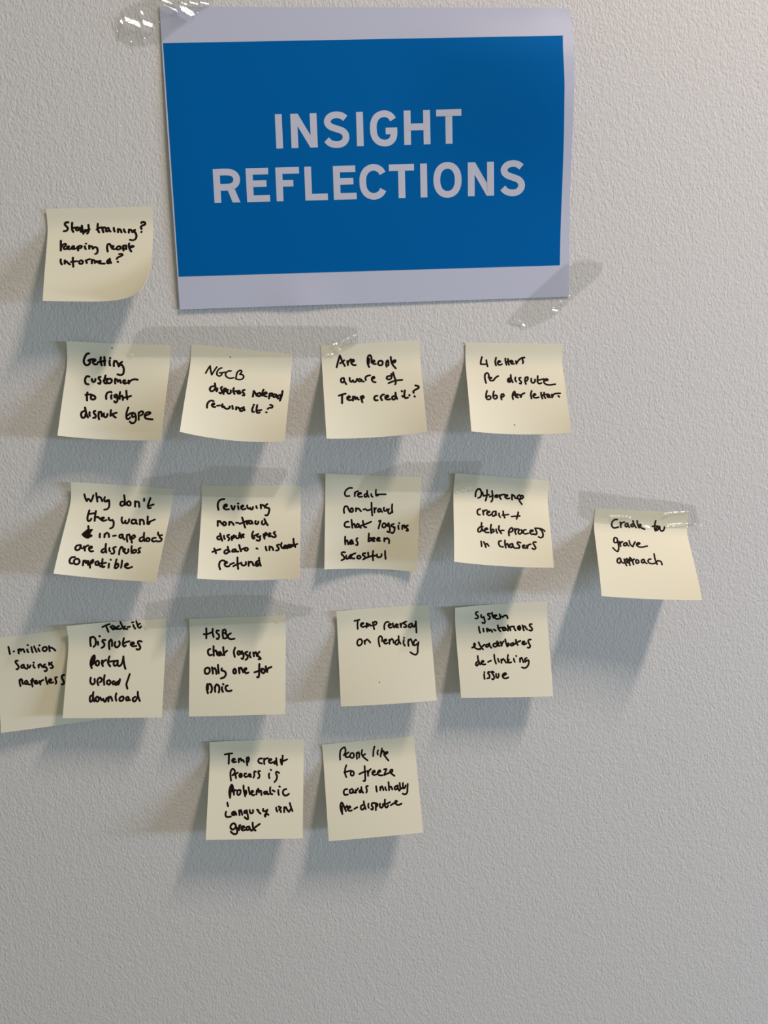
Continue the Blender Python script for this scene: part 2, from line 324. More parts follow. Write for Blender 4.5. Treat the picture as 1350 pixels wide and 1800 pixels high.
("+ data . instant",365,925,8.182,3.1,"95,320 110,350 120,390|70,370 120,350 185,330|290,295 300,340 320,370|285,340 250,350 240,380 260,395 290,380 305,350|400,330 360,340 355,365 390,365 405,340|405,340 415,365 440,365|455,270 465,315 480,360|475,340 510,325 555,310 580,325 570,350 540,350 535,330|702,318 718,324|835,295 840,325 850,350|890,290 890,345|892,310 915,295 935,315 945,345|1030,265 1000,270 1005,295 1025,320 1015,345 985,350|1065,240 1055,275 1070,310 1100,320|1100,320 1130,280 1115,275 1095,300 1130,315 1150,275|1150,275 1145,320 1170,265 1180,305 1130,300|1185,265 1190,305 1215,265 1220,290|1235,180 1240,240 1262,300|1200,300 1245,275 1290,255"),
("re-fund",365,925,8.182,3.1,"180,620 165,560 180,510 215,490 245,500|245,540 280,525 270,510 250,525 250,565 285,580 315,570|325,548 378,528|370,575 430,545 480,530|430,450 430,530 440,615|485,525 495,560 525,565 550,550 550,515|590,510 590,570|592,540 620,510 645,525 655,555 665,565|740,455 745,510 765,570|720,500 695,520 695,565 725,570 745,530|710,525 715,555"),
],
'cred': [
("Credit",590,850,9.643,2.7,"280,75 230,75 175,115 155,170 175,210 235,210|325,150 325,215|325,175 345,140 380,130|375,190 435,165 420,155 390,160 375,200 400,225 450,220|535,125 540,180 560,225|525,170 490,190 495,225 525,220 540,185|605,175 605,205 628,225|685,105 680,160 690,205 720,200|690,185 770,182 850,182"),
("non-fraud",590,850,9.643,2.8,"145,500 140,430 165,385 200,390 220,440 245,480|275,415 250,440 260,480 290,475 295,440 275,415|345,415 345,470|348,440 385,420 405,440 430,470|470,440 510,432 535,455 600,435|608,325 610,400 615,480 622,540|655,415 660,490|658,450 685,415|740,425 715,450 725,480 755,470 765,430|765,430 770,465 790,480|820,405 815,445 835,465 865,455 870,430|960,350 955,420 965,490|905,430 890,470 900,505 930,505 955,470"),
("chat loggins",590,905,9.643,2.9,"215,115 170,125 150,175 175,205 235,205|270,85 275,150 285,220|280,175 310,150 325,180 335,215|375,150 350,175 355,205 385,205 395,165|395,160 405,200 430,220|462,100 470,160 490,205 520,210|430,185 510,155 600,118|735,105 760,95 755,130 740,180 728,230|820,140 795,165 795,205 825,215 850,190 845,155 820,140|900,140 875,165 880,190 905,180|900,150 915,210 920,260 905,295 875,280|985,155 945,170 950,195 980,200 1005,215|975,200 1000,235 985,290 965,310 940,300|1065,180 1062,210 1070,240|1076,138 1080,142|1130,180 1128,240|1130,200 1160,175 1170,220|1225,180 1195,190 1200,220 1225,245 1225,268 1200,265"),
("has been",590,905,9.643,2.9,"162,370 160,440 165,500|165,460 195,430 205,460 215,500|270,425 240,455 250,495 285,480 285,440|285,440 300,490|260,460 280,470|370,395 350,415 360,445 375,480 370,510 345,510|565,315 560,380 555,445|558,410 600,390 605,425 560,450|615,425 665,400 650,385 620,400 625,440 660,445|700,420 745,400 735,385 705,400 705,435 755,440|825,395 825,450|830,420 870,395 905,425 905,480"),
("successful",590,905,9.643,2.9,"160,635 110,635 100,665 140,705 145,745 100,770|180,690 180,740 205,745 225,715|275,670 240,690 235,735 260,735|335,650 290,670 260,710 280,735 320,740|400,690 365,705 370,735 410,740 425,710 395,690|505,650 465,655 460,680 490,700 500,735 470,755|550,635 555,690 560,715|470,750 540,720 600,700 680,690|635,610 630,690 635,770|700,670 705,710 735,720 775,700 780,665|838,610 840,680 848,745"),
],
'diff': [
("Difference",825,850,9.643,2.9,"105,220 110,150 140,100 175,90 200,130 205,185 185,230 150,245|225,150 230,185 245,205|300,110 300,180 290,240 275,290|240,210 290,200 335,190|385,125 395,200 390,280 370,310|345,225 400,205|435,220 480,210 470,195 440,205 440,230 480,232|510,195 515,230 535,265|515,215 550,190 600,185|610,220 650,205 640,195 610,200 610,235 640,255 680,250|725,185 720,230 725,275|725,215 750,200 770,220 780,250 800,250|850,195 820,215 820,255 855,265 910,240 910,210 880,205 865,235|840,265 860,310 890,350"),
("credit +",825,850,9.643,2.9,"185,430 145,445 135,490 150,525 180,530|230,455 240,530|235,485 265,455 295,450|300,500 345,480 335,470 305,480 300,520 340,540 365,525|440,470 400,480 385,530 410,555 445,520 450,470|450,470 455,535|505,505 505,545 525,570|575,470 580,530 600,580|560,535 610,532 665,525|830,485 820,540 800,600|715,560 780,555 855,550"),
("debit process",825,910,9.643,2.9,"208,85 205,150 230,225|230,150 180,160 145,205 155,240 190,235 210,190|255,215 310,190 295,175 265,190 255,225 285,250 330,250|370,115 360,190 370,265|365,230 400,195 420,230 385,250|455,195 460,235 475,260|505,140 500,200 545,270|520,230 550,215 585,215|675,305 668,240 690,190 720,170 735,190 730,230 695,245|770,185 775,240 790,280|780,220 810,190 835,195|850,205 830,240 840,275 875,270 895,235 880,205|960,205 925,210 915,250 940,275 1000,265|1030,240 1080,225 1070,210 1040,215 1030,255 1055,280 1100,275|1115,180 1130,220 1145,260 1130,285 1105,285|1115,178 1200,185 1260,210 1278,232|1200,195 1235,235 1250,290 1240,330 1205,340 1175,325"),
("in chasers",825,910,9.643,2.9,"200,400 205,440 208,485|245,410 265,450 280,500|265,460 295,440 330,480|540,395 505,400 500,450 530,490 575,495|605,385 605,450 620,510|612,470 645,440 660,470 670,500|730,440 690,455 685,495 715,505 735,470|735,450 745,495 780,520|870,425 820,415 815,440 850,480 845,515 805,515|905,490 940,475 930,465 905,475 910,510 945,515 970,510|975,470 985,520|985,500 1005,460 1040,450|1130,415 1090,415 1085,440 1110,480 1125,515 1100,535 1065,520"),
],
'cradle': [
("Cradle to",1065,900,10.385,2.8,"205,135 160,140 115,185 108,250 145,290 230,275|262,185 275,280|275,230 295,195 340,185|390,205 355,225 360,265 390,265 405,225|400,210 410,255 430,280|495,160 510,220 550,285|490,220 460,235 465,265 495,265 510,230|570,160 580,220 605,290|620,270 640,240 625,225 615,250 640,285 710,315|910,160 895,220 890,300 905,345|850,262 900,255 950,260|975,260 925,290 915,335 950,325 965,275|985,270 990,320 1020,350 1055,330 1070,275"),
("grave",1065,900,10.385,2.8,"200,480 165,465 145,510 155,555 190,560 215,530 200,475|215,530 230,600 235,660 215,720 175,700 130,655|250,540 270,625|260,580 285,550 305,540|370,560 330,575 330,615 370,610 385,565|385,565 395,600 420,620|425,525 445,590 490,635|490,635 515,580 535,545|560,605 620,575 605,560 575,570 560,600 595,635 670,640 755,622"),
("approach",1065,900,10.385,2.8,"255,840 215,860 210,915 245,935 270,900 265,850|270,860 285,910 325,935|335,860 350,920 380,980|345,900 385,850 400,880 380,920 410,930|440,830 425,880 440,975|430,880 450,840 465,880 420,900|490,870 490,910 505,960|485,910 500,870 520,860|570,870 545,895 560,935 595,930 600,895 570,870|690,865 655,880 655,925 690,925 705,880|700,870 715,920 750,940|820,860 785,865 770,895 790,930 850,945 900,935|880,765 895,850 935,955|915,920 955,890 1010,910 1025,960"),
],
'million': [
("1. million",5,1125,11.25,3.0,"112,135 125,200 142,275|215,225 221,225|305,190 318,265|310,215 340,175 360,215|355,205 400,180 430,240|485,185 488,220 505,240|488,97 497,102|565,140 575,195 592,245|620,125 645,185 670,235|705,165 710,200 730,220|720,105 730,105|830,135 790,160 795,205 835,220 870,190 865,145 830,135|915,120 920,170 928,220|922,150 970,155 1010,180 1040,210"),
("saving's",5,1125,11.25,3.0,"295,410 255,415 255,445 300,500 315,545 285,580 270,575|400,490 365,510 370,545 405,545 420,505|415,490 430,545 480,570|490,490 500,535 525,545 550,500|605,490 610,530 635,550|609,442 615,448|705,490 710,545|708,515 740,475 765,510 795,540|835,480 810,500 815,535 845,530|840,530 870,560 870,600 840,618 825,610|915,450 918,495|970,440 950,470 975,500 995,530 970,555 945,550"),
("paperless",5,1125,11.25,3.0,"330,790 335,850 350,910|335,820 360,770 385,800 385,840 400,870|470,800 435,830 445,870 475,870 490,825|490,825 500,870 540,880|560,800 575,860 590,920|565,820 590,765 600,800 575,840|640,840 675,820 660,800 635,815 635,855 670,865 700,845|725,810 745,880|740,850 760,810 800,790|850,740 860,800 885,870|915,820 960,790 945,770 915,790 910,825 940,845 1000,835|1070,735 1040,740 1045,790 1060,835 1045,865|1215,690 1175,700 1165,745 1195,800 1210,850 1180,880 1165,875"),
],
'disp': [
("Track-it",145,1085,11.25,2.9,"395,195 460,160 540,135|465,165 490,230 515,290|555,190 575,210 605,245|565,205 590,165 610,170|640,185 620,210 640,235 665,210|665,205 680,235|725,170 690,195 695,225 730,235 770,220|750,95 780,160 820,235|800,205 840,180|810,200 850,230 890,235|890,195 940,185|1005,150 1020,190 1045,225|980,102 1005,97|1065,80 1085,140 1110,200 1140,210 1160,180|1090,150 1140,125"),
("Disputes",145,1085,11.25,3.2,"158,395 155,480 165,570|165,410 210,385 250,420 265,480 255,550 220,585|308,485 310,545|335,370 345,380|450,450 405,450 395,480 430,520 430,570 380,605|530,470 525,550 535,630|530,490 565,440 585,480 585,570|650,490 635,550 670,595 720,570 740,520 725,475|820,415 805,480 800,540 825,580 855,560|810,520 870,490 930,475|960,540 1020,520 1010,500 975,500 955,530 985,570 1065,570|975,520 1000,520|1170,480 1110,470 1095,500 1130,560 1145,610 1110,640 1070,630"),
("portal",145,1085,11.25,3.2,"185,1005 160,930 170,850 200,780 235,755 245,800 235,860 225,915|190,850 200,800 220,800|185,950 180,880 210,820|205,930 205,860|295,860 265,890 270,945 305,955 330,915 320,870 295,860|390,855 385,910 405,965|395,930 420,870 470,845|535,775 515,840 510,910 550,970|500,880 560,875 620,865|690,860 640,870 615,920 640,960 690,930 700,870|700,860 690,920 720,965 760,950|810,775 815,860 830,950 850,1020|760,950 790,890 805,820"),
("upload /",145,1165,11.25,3.2,"165,295 155,360 180,420 215,425 245,380 240,320|315,440 295,380 310,320 350,295 380,320 375,365 345,385|440,245 425,330 432,435|520,345 485,370 490,415 530,430 555,395 545,355 520,345|620,360 595,385 605,425 640,420 650,385|650,385 650,420 665,440|740,325 735,370 710,430 690,420 690,380 720,360|705,390 710,410|935,225 900,330 870,430 890,510"),
("download",145,1165,11.25,3.2,"215,580 210,680 235,765|205,640 160,660 145,720 160,770 195,750 210,700|300,670 265,690 270,750 300,765 330,720 310,680|350,685 385,740 410,715|410,715 440,770 460,760 475,700|510,680 515,765|515,720 550,670 575,700 590,750|670,605 655,680 670,750|780,670 735,700 740,750 775,755 815,710 805,670 780,670|895,675 865,695 870,740 900,745 915,700|910,680 925,730 940,740|1095,575 1100,660 1135,755|1045,675 1000,700 1000,750 1030,765 1070,720 1090,670"),
],
'hsbc': [
("HSBC",350,1095,9.643,3.0,"122,90 125,170 122,260|80,190 150,185 210,160|232,100 230,170 248,240|335,130 300,130 295,160 335,200 340,240 315,275 300,265|405,120 400,180 410,260|405,125 435,110 455,140 445,175 425,170|445,175 475,210 470,250 435,265|540,175 500,200 490,240 530,275 600,268"),
("chat loggins",350,1095,9.643,3.2,"190,440 155,460 155,520 185,550 215,540|245,395 245,470 250,555|250,490 280,465 300,490 305,535|355,490 315,510 320,545 355,550 370,505|370,505 375,540|335,515 350,530|410,410 415,480 430,545|400,545 430,510 475,470|610,420 590,490 605,575|665,480 650,510 670,540 695,520 690,485 665,480|730,480 705,500 715,525 745,510|745,510 755,560 740,610 720,600|820,490 785,500 790,530 820,550 820,600 790,625|865,500 855,545 875,585|920,500 930,565|925,530 960,495 975,530 980,560|1025,490 995,520 1000,560 1035,590 1045,610 1010,615"),
("only one for",350,1160,9.643,3.3,"140,130 100,160 105,225 145,235 180,200 175,145 140,130|218,125 230,180 235,230|230,160 265,140 290,190 295,235|320,85 325,150 335,225|385,145 380,175 410,185 440,200 455,240 430,290 370,315|600,150 580,185 590,225 620,225 625,180 600,150|675,135 680,185 685,225|685,160 710,130 730,165 750,210|770,180 805,150 790,140 765,160 775,200 800,225 835,215|1022,70 1020,140 1020,220 1005,295 985,290|940,210 1000,190 1060,165|1060,150 1060,200 1090,225 1115,200 1100,160 1070,150|1130,110 1140,160 1155,205|1150,195 1170,145 1225,120"),
("DNIC",350,1160,9.643,3.3,"140,410 130,480 150,565|150,430 150,500|145,420 190,410 215,460 215,520 200,550|265,460 275,540|268,480 295,415 335,440 345,500 335,550|390,460 390,510 405,540|406,408 414,416|485,435 455,445 450,490 475,525 515,530 550,518"),
],
'revl': [
("Temp reversal",615,1080,10.385,2.8,"85,118 130,108 175,97|145,110 140,190 145,265|200,190 250,165 240,155 210,165 200,205 235,230 280,215|305,160 305,240|305,200 325,165 335,215|335,195 365,180 375,205 400,205|420,140 430,200 445,270|425,165 465,130 490,145 480,180 440,195|632,275 628,210 645,160 680,135 710,140|710,200 750,190 745,170 715,180 705,215 735,245 765,235|785,160 790,210 810,240|810,240 835,190 850,175|835,215 880,190 870,180 845,195 850,235 885,235|920,165 935,235|930,210 955,165 1030,130|1000,140 985,165 1020,190 1035,220 1010,235 985,230|1130,165 1085,185 1075,225 1100,240 1135,205|1140,180 1145,215 1175,225|1205,125 1210,220 1217,330|1165,230 1190,190 1205,150"),
("on pending",615,1080,10.385,2.8,"195,450 150,470 135,530 160,570 210,545 225,490 195,450|265,480 275,540|270,510 310,455 345,480 375,515|545,585 528,500 530,420 560,395 590,430 585,490|620,500 670,470 655,455 625,470 620,510 650,535 690,520|720,460 725,540|725,500 765,445 790,470 800,520|890,395 895,470 925,535|870,465 835,490 835,545 870,550 890,500|985,465 980,530 1005,570|988,422 993,428|1070,460 1065,520 1072,575|1070,490 1110,450 1135,500 1155,560|1200,460 1170,500 1170,560 1200,560 1240,530|1200,460 1215,475|1255,505 1240,600 1235,700 1205,735 1160,725 1105,690"),
],
'sys': [
("System",825,1065,11.25,2.8,"170,120 130,130 130,165 165,195 175,225 150,250 120,245|235,175 235,220 260,230 280,220|285,215 300,270 310,325 285,345 255,330|415,155 370,155 365,180 405,210 410,245 385,265 375,260|450,130 455,180 480,240|455,200 500,185|500,210 540,190 530,180 505,190 510,240 550,260 590,250|600,165 610,210 615,250|612,215 640,205 660,225|660,225 700,190 740,195 760,245"),
("limitations",825,1065,11.25,2.9,"190,415 195,470 212,530|275,450 285,510|345,445 355,510|350,475 375,460 395,495|395,480 425,470 455,515|485,465 520,490|565,385 575,450 615,505|570,440 640,430 700,425|705,430 665,450 670,485 705,480 720,440|720,440 730,475|760,385 770,440 765,490|800,425 815,485|780,430 830,410 880,405|885,415 890,450 915,485|990,395 960,415 965,460 995,475 1015,445 1000,405|985,430 990,445|1050,385 1065,440 1080,485|1065,420 1095,400 1115,430 1145,470|1235,360 1195,365 1195,395 1230,430 1245,470 1220,490 1185,480"),
("exacerbates",825,1065,11.25,2.9,"55,828 100,800 118,765 100,740 90,780 115,830 165,855 210,850|185,720 210,780 245,830 270,860|210,860 250,810 300,765|370,760 330,775 335,810 370,805 390,765|395,740 405,790 435,830|520,740 480,755 475,795 510,810 550,790|550,700 550,760 580,790|545,770 585,740 575,725 550,740 565,785 600,790|620,710 640,790|640,790 650,740 680,700|710,660 725,730 750,805|735,770 775,740 780,780 750,800|855,735 820,755 825,785 860,780 865,735|870,730 875,770|920,670 930,730 960,775|880,770 930,730 1010,690|1050,740 1095,715 1080,700 1050,715 1050,755 1090,765 1130,740|1215,665 1175,670 1165,705 1190,760 1205,800 1180,830 1155,825"),
("de-linking",825,1140,11.25,2.8,"165,145 175,220 215,315|175,250 135,285 130,325 155,340 180,300|240,280 285,255 270,240 245,255 240,295 275,315 320,310|370,265 430,240|492,120 500,210 530,300|565,200 575,235 590,265|630,215 638,285|635,250 670,205 700,235 725,280|765,125 755,200 760,280|765,240 785,215|765,230 790,280 830,270|880,200 885,235 900,265|925,145 931,151|1000,195 1005,265|1002,220 1030,180 1050,215 1070,270|1135,185 1100,205 1105,265|1105,265 1150,230 1170,230 1175,290 1150,350 1100,385 1040,370"),
("issue",825,1140,11.25,2.9,"295,505 295,550 305,600|298,465 300,470|410,465 375,465 370,490 400,530 395,580 355,590|485,470 450,450 445,475 480,530 495,580 465,610 450,600|530,500 535,560 560,580 580,550 580,500|665,545 730,500 710,485 675,500 655,545 685,585 730,590 770,570"),
],
'temp': [
("Temp credit",385,1315,9.643,3.0,"100,108 160,95 225,90|170,100 168,180 165,265|225,215 270,190 255,180 230,190 225,225 255,240 290,230|335,180 335,240|335,205 365,175 380,215|380,215 400,200 425,235|475,160 470,220 480,290|470,180 500,155 508,200 485,245|730,175 685,180 665,215 685,250 730,260|765,180 765,230 770,270|765,210 795,180 830,170|845,215 890,195 880,185 850,195 845,230 875,255 910,240|970,170 975,230 985,290|965,215 935,235 940,265 970,250|1080,125 1075,200 1065,280|1065,280 1050,240 1045,190|1065,230 1110,210 1155,190"),
("process is",385,1315,9.643,3.0,"205,550 195,470 200,390 230,350 260,370 270,410 240,450|275,430 290,510|230,460 275,440 320,415|365,430 345,455 355,490 385,485 385,445 365,430|360,460 370,465|460,430 435,435 430,470 450,490 480,480|500,465 540,455 525,440 500,450 510,480 545,485|625,400 600,395 595,420 600,460 585,500|695,390 670,390 665,415 685,450 680,500 660,510|850,430 845,470 855,510|876,366 884,374|1020,420 975,400 965,425 985,480 970,540 940,575"),
("problematic",385,1370,9.643,3.1,"190,310 175,240 185,150 215,90 235,120 235,160 210,190|195,220 215,170 225,130|190,290 195,230|250,170 255,260|230,210 260,185 290,185|220,190 250,170|315,190 310,245 330,265 360,240 360,180 330,180|415,105 420,180 445,285|430,220 455,190 465,230 445,265|500,135 510,190 525,250|545,225 580,210 570,195 550,205 550,250 580,270 600,262|640,190 635,255|640,220 665,160 680,220|680,200 710,195 720,265|800,205 765,215 770,245 800,240 815,210|815,210 825,250 845,250|870,135 865,190 880,245 905,250|910,185 945,205|1005,180 1005,220 1015,262|1024,118 1032,126|1140,165 1095,180 1085,235 1110,270 1150,270 1185,245"),
("language isnt",385,1370,9.643,3.1,"142,395 145,420 155,455|120,550 110,600 130,635 200,630|265,545 225,560 225,600 265,600 280,560|280,560 295,600|240,570 260,580|340,525 350,605|345,560 370,520 385,560 395,600|465,525 430,540 430,570 465,560 475,530|475,555 490,620 490,675 455,660 435,640|520,520 530,565 555,575 580,550 575,520|645,515 670,525 665,540 705,580|750,500 745,530 775,540 820,520|820,515 800,570 785,630 775,610 800,580 840,600|970,480 975,520 990,545|1010,460 1050,480 1020,510 1045,530 1050,555|1105,470 1105,555|1108,500 1130,470 1160,520 1185,550|1200,400 1220,470 1245,535|1185,550 1220,500"),
("great",385,1370,9.643,3.2,"255,745 210,765 195,820 225,850 270,830 285,780 255,745|285,790 305,850 305,910 265,930 220,905 200,885|345,780 340,860|320,825 340,820 360,775|380,830 430,810 420,795 390,800 380,840 410,865 440,855|510,800 465,815 470,855 505,850 520,810|515,810 530,850 555,870|570,735 575,800 590,850 620,865|550,870 610,815 690,755"),
],
'people': [
("People like",585,1300,9.643,2.8,"125,340 122,270 130,190 165,145 200,130 215,170 210,230 185,265|185,265 230,240 270,215|230,240 215,285 240,300 285,290|325,225 295,255 305,305 340,310 360,275 350,235 325,225|405,225 405,280 412,325|408,250 435,210 450,240 445,305|498,175 490,240 510,285 590,352|505,275 550,245|708,115 690,190 685,280|770,180 755,220 765,255|835,150 820,220 810,285|820,240 850,190 870,210 870,260|870,255 920,235 930,210 895,215 875,255 900,300 945,355"),
("to freeze",585,1300,9.643,2.9,"230,435 210,500 210,580 230,635|195,555 250,540 305,525|330,535 305,560 310,605 340,610 360,580 350,545 330,535|540,450 545,540 550,650 545,700 520,700|450,585 500,560 560,540|590,530 600,615|598,580 615,530 645,500|675,565 715,545 705,525 680,540 670,580 700,600 740,590|765,565 810,535 795,520 770,540 760,580 795,605 840,605|870,505 910,500 895,540 870,600|870,600 920,580 960,560|960,560 1010,540 1010,510 975,520 980,560 1045,615"),
("cards initially",585,1365,9.643,3.0,"245,215 205,220 185,265 205,310 255,305|330,210 290,230 295,280 330,275 345,235|345,230 350,270 385,270|385,230 395,275|390,250 430,200|485,180 490,230 515,275|475,225 450,245 460,270 490,255|595,160 570,165 570,200 580,240 570,270|735,165 740,210 748,255|805,180 805,230|808,205 830,165 850,195 858,230|890,180 895,215 910,230|945,95 950,160 955,230|955,190 985,170 1000,195 1010,220|1080,155 1050,180 1055,220 1090,210 1100,160|1100,150 1105,200 1130,240|1135,110 1140,170 1155,205|1190,110 1190,165 1200,200 1225,185 1235,150|1130,240 1150,205 1190,195|1270,125 1265,200 1260,270 1230,300 1185,290"),
("pre-dispute",585,1365,9.643,3.0,"165,635 140,570 130,490 150,440 175,470 195,520 225,585|160,600 155,500|215,530 240,495|255,545 300,520 290,505 260,515 255,560 285,580 325,572|365,548 415,520|525,420 535,480 560,550|525,475 480,500 480,550 510,560 540,520|605,460 600,495 610,530|695,445 665,455 660,490 685,530 670,560 650,550|730,465 730,510 730,570|690,450 725,450 760,470 755,500 735,510|800,460 800,510 825,530 850,505 850,465|885,390 880,450 890,510 915,525 940,490|905,465 970,435|985,485 1040,450 1090,420 1070,410 1055,440 1085,475 1120,480 1165,460"),
],
}

# ------------------------------------------------------------------ poster
def build_poster():
    h = {'tl': 0.6, 'tr': 7.0, 'br': 0.9, 'bl': 2.2}
    A, B, Cc, D = at(280, 12, h['tl']), at(1003, 14, h['tr']), at(1000.2, 521.5, h['br']), at(316, 544, h['bl'])
    root = empty('poster', w2b((A + B) / 2))
    tag(root, 'white paper sheet printed with a blue panel reading INSIGHT REFLECTIONS', 'poster')
    NU, NV = 72, 52
    grid = []
    for i in range(NU + 1):
        u = i / NU; col = []
        for j in range(NV + 1):
            v = j / NV
            p = A * ((1 - u) * (1 - v)) + B * (u * (1 - v)) + Cc * (u * v) + D * ((1 - u) * v)
            hump = 10.0 * smooth01((u - .55) / .45) * math.exp(-((v - .26) / .27) ** 2) * smooth01((v + .02) / .2)      # loose right edge bows out
            hump += 1.4 * math.sin(math.pi * u) * math.sin(math.pi * v)
            hump += 1.1 * math.exp(-((u - .30) / .07) ** 2) * smooth01((v - .86) / .14)      # small buckle of the lower edge
            hump += 1.2 * math.exp(-((u - .0) / .12) ** 2) * math.sin(math.pi * v)
            hump -= 1.0 * smooth01((u - .9) / .1) * smooth01((.10 - v) / .10)                # corner tip bends back
            p = p + Vector((0, 0, -hump))
            p.z = min(p.z, -0.3)
            col.append(p)
        grid.append(col)
    sheet, bvh = sheet_mesh('paper_sheet', grid, M_SHEET, root)
    # blue panel, printed on the sheet
    a, b, c, d = Vector((286.7, 76, 0)), Vector((989.4, 62.6, 0)), Vector((984, 466.3, 0)), Vector((314.3, 486.4, 0))
    g = []
    for i in range(73):
        u = i / 72; col = []
        for j in range(53):
            v = j / 52
            q = a * ((1 - u) * (1 - v)) + b * (u * (1 - v)) + c * (u * v) + d * ((1 - u) * v)
            q.x += 4.2 * smooth01((u - .6) / .4) * smooth01(v / .24) * (1 - smooth01((v - .38) / .6))
            loc, n = on_sheet(bvh, q.x, q.y)
            if loc is None: loc, n = at(q.x, q.y, 1), Vector((0, 0, -1))
            col.append(loc + n * 0.10)
        g.append(col)
    nv = 53
    panel = mesh_obj('blue_panel', [w2b(p) for col in g for p in col],
                     [(i * nv + j, i * nv + j + 1, (i + 1) * nv + j + 1, (i + 1) * nv + j) for i in range(72) for j in range(52)], M_BLUE, root)
    panel['label'] = 'printed blue panel'
    # lettering: each letter a strip drawing in photo-pixel units, x right, y up from the baseline
    def strip(path, t, closed=False):
        pts = catmull([Vector((x, y, 0)) for x, y in path], 2.0)
        out = []; n = len(pts)
        L, R = [], []
        for k in range(n):
            if closed: dv = pts[(k + 1) % (n - 1)] - pts[(k - 1) % (n - 1)]
            else: dv = pts[min(k + 1, n - 1)] - pts[max(k - 1, 0)]
            s = Vector((-dv.y, dv.x, 0)).normalized() * (t / 2)
            L.append(pts[k] + s); R.append(pts[k] - s)
        return [[L[k], R[k], R[k + 1], L[k + 1]] for k in range(n - 1)]
    def rect(x0, y0, x1, y1): return [[Vector((x0, y0, 0)), Vector((x1, y0, 0)), Vector((x1, y1, 0)), Vector((x0, y1, 0))]]
    def quad(*p): return [[Vector((x, y, 0)) for x, y in p]]
    def glyph(ch, w, H):
        t = 12.0; th = 11.6
        k = H / 60.0
        if ch == 'I': q = rect(0, 0, t, 60)
        elif ch == 'N': q = rect(0, 0, t, 60) + rect(w - t, 0, w, 60) + quad((0, 60), (13, 60), (w, 0), (w - 13, 0))
        elif ch == 'H': q = rect(0, 0, t, 60) + rect(w - t, 0, w, 60) + rect(0, 25, w, 37)
        elif ch == 'T': q = rect(0, 48.2, w, 60) + rect(w / 2 - t / 2, 0, w / 2 + t / 2, 60)
        elif ch == 'L': q = rect(0, 0, t, 60) + rect(0, 0, w, th)
        elif ch == 'E': q = rect(0, 0, t, 60) + rect(0, 0, w, th) + rect(0, 60 - th, w - 1, 60) + rect(0, 26.5, w - 5, 38)
        elif ch == 'F': q = rect(0, 0, t, 60) + rect(0, 60 - th, w, 60) + rect(0, 25.8, w - 11, 37.2)
        elif ch == 'O':
            pts = []
            for s in range(33):
                a_ = 2 * math.pi * s / 32
                ca, sa = math.cos(a_), math.sin(a_)
                pts.append((w / 2 + (w / 2 - 6) * math.copysign(abs(ca) ** .9, ca), 30 + 25.6 * math.copysign(abs(sa) ** .9, sa)))
            q = strip(pts, t, True)
        elif ch == 'C':
            q = strip([(w - 5.0, 44.5), (w - 8.5, 50.5), (w - 15, 54.6), (w / 2, 55.6), (13.5, 51.5), (7.6, 42.5), (6, 30), (7.6, 17.5), (13.5, 8.5), (w / 2, 4.4), (w - 15, 5.4), (w - 8.5, 9.5), (w - 4.5, 16)], 11.8)
        elif ch == 'G':
            q = strip([(w - 7.0, 45), (w - 11, 51), (w - 17, 54.6), (w / 2, 55.6), (13.5, 51.5), (7.6, 42.5), (6, 30), (7.6, 17.5), (13.5, 8.5), (w / 2, 4.4), (w - 14, 6.0), (w - 8, 12), (w - 6, 20), (w - 6, 30.5)], 11.8)
            q += rect(27.5, 19.5, w, 31)
        elif ch == 'S':
            q = strip([(w - 6, 49.5), (w - 12, 54), (w / 2, 56), (12, 53.5), (6.6, 46.5), (7.2, 40.5), (12, 35.6), (w / 2, 31.6), (w - 11, 27), (w - 6.3, 20.5), (w - 6.5, 13), (w - 12, 6.3), (w / 2, 4), (11, 6.5), (4, 13)], 11.8)
        elif ch == 'R':
            q = rect(0, 0, t, 60) + strip([(6, 54.2), (26, 54.2), (35, 51.8), (40.5, 45.5), (40.5, 36.5), (35, 30), (26, 27.6), (6, 27.6)], 11.8)
            q += quad((22, 29), (35, 29), (w, 0), (w - 13.6, 0))
        return [[p * k if False else Vector((p.x, p.y * k, 0)) for p in poly] for poly in q]
    line1 = [('I', 485.8, 12), ('N', 512.6, 46.2), ('S', 570.5, 44.2), ('I', 627.5, 12), ('G', 651.0, 48), ('H', 710.6, 46.2), ('T', 767.2, 44.5)]
    line2 = [('R', 377.2, 45.5), ('E', 434.6, 40.5), ('F', 486.5, 41.5), ('L', 537, 39.6), ('E', 587, 40.2), ('C', 632.6, 46), ('T', 684.6, 44.3), ('I', 739.3, 12), ('O', 762.2, 49.5), ('N', 822.4, 46), ('S', 879.6, 43)]
    for line, (x0, y0), slope, H in ((line1, (485.8, 261.4), -0.0285, 60.4), (line2, (377.2, 357.0), -0.0267, 59.5)):
        for ch, x, w in line:
            lean = (-0.058 + (x - 377) * 0.000115)
            verts, faces = [], []
            for poly in glyph(ch, w, H):
                base = len(verts)
                for p in poly:
                    px = x + p.x + lean * p.y
                    py = y0 + slope * (px - x0) - p.y
                    loc, n = on_sheet(bvh, px, py)
                    verts.append(loc + n * 0.18)
                faces.append(tuple(range(base, base + len(poly))))
            o = mesh_obj('letter', [w2b(p) for p in verts], faces, M_LETTER, panel, smooth=False)
            o['label'] = 'white capital letter %s' % ch
    return root

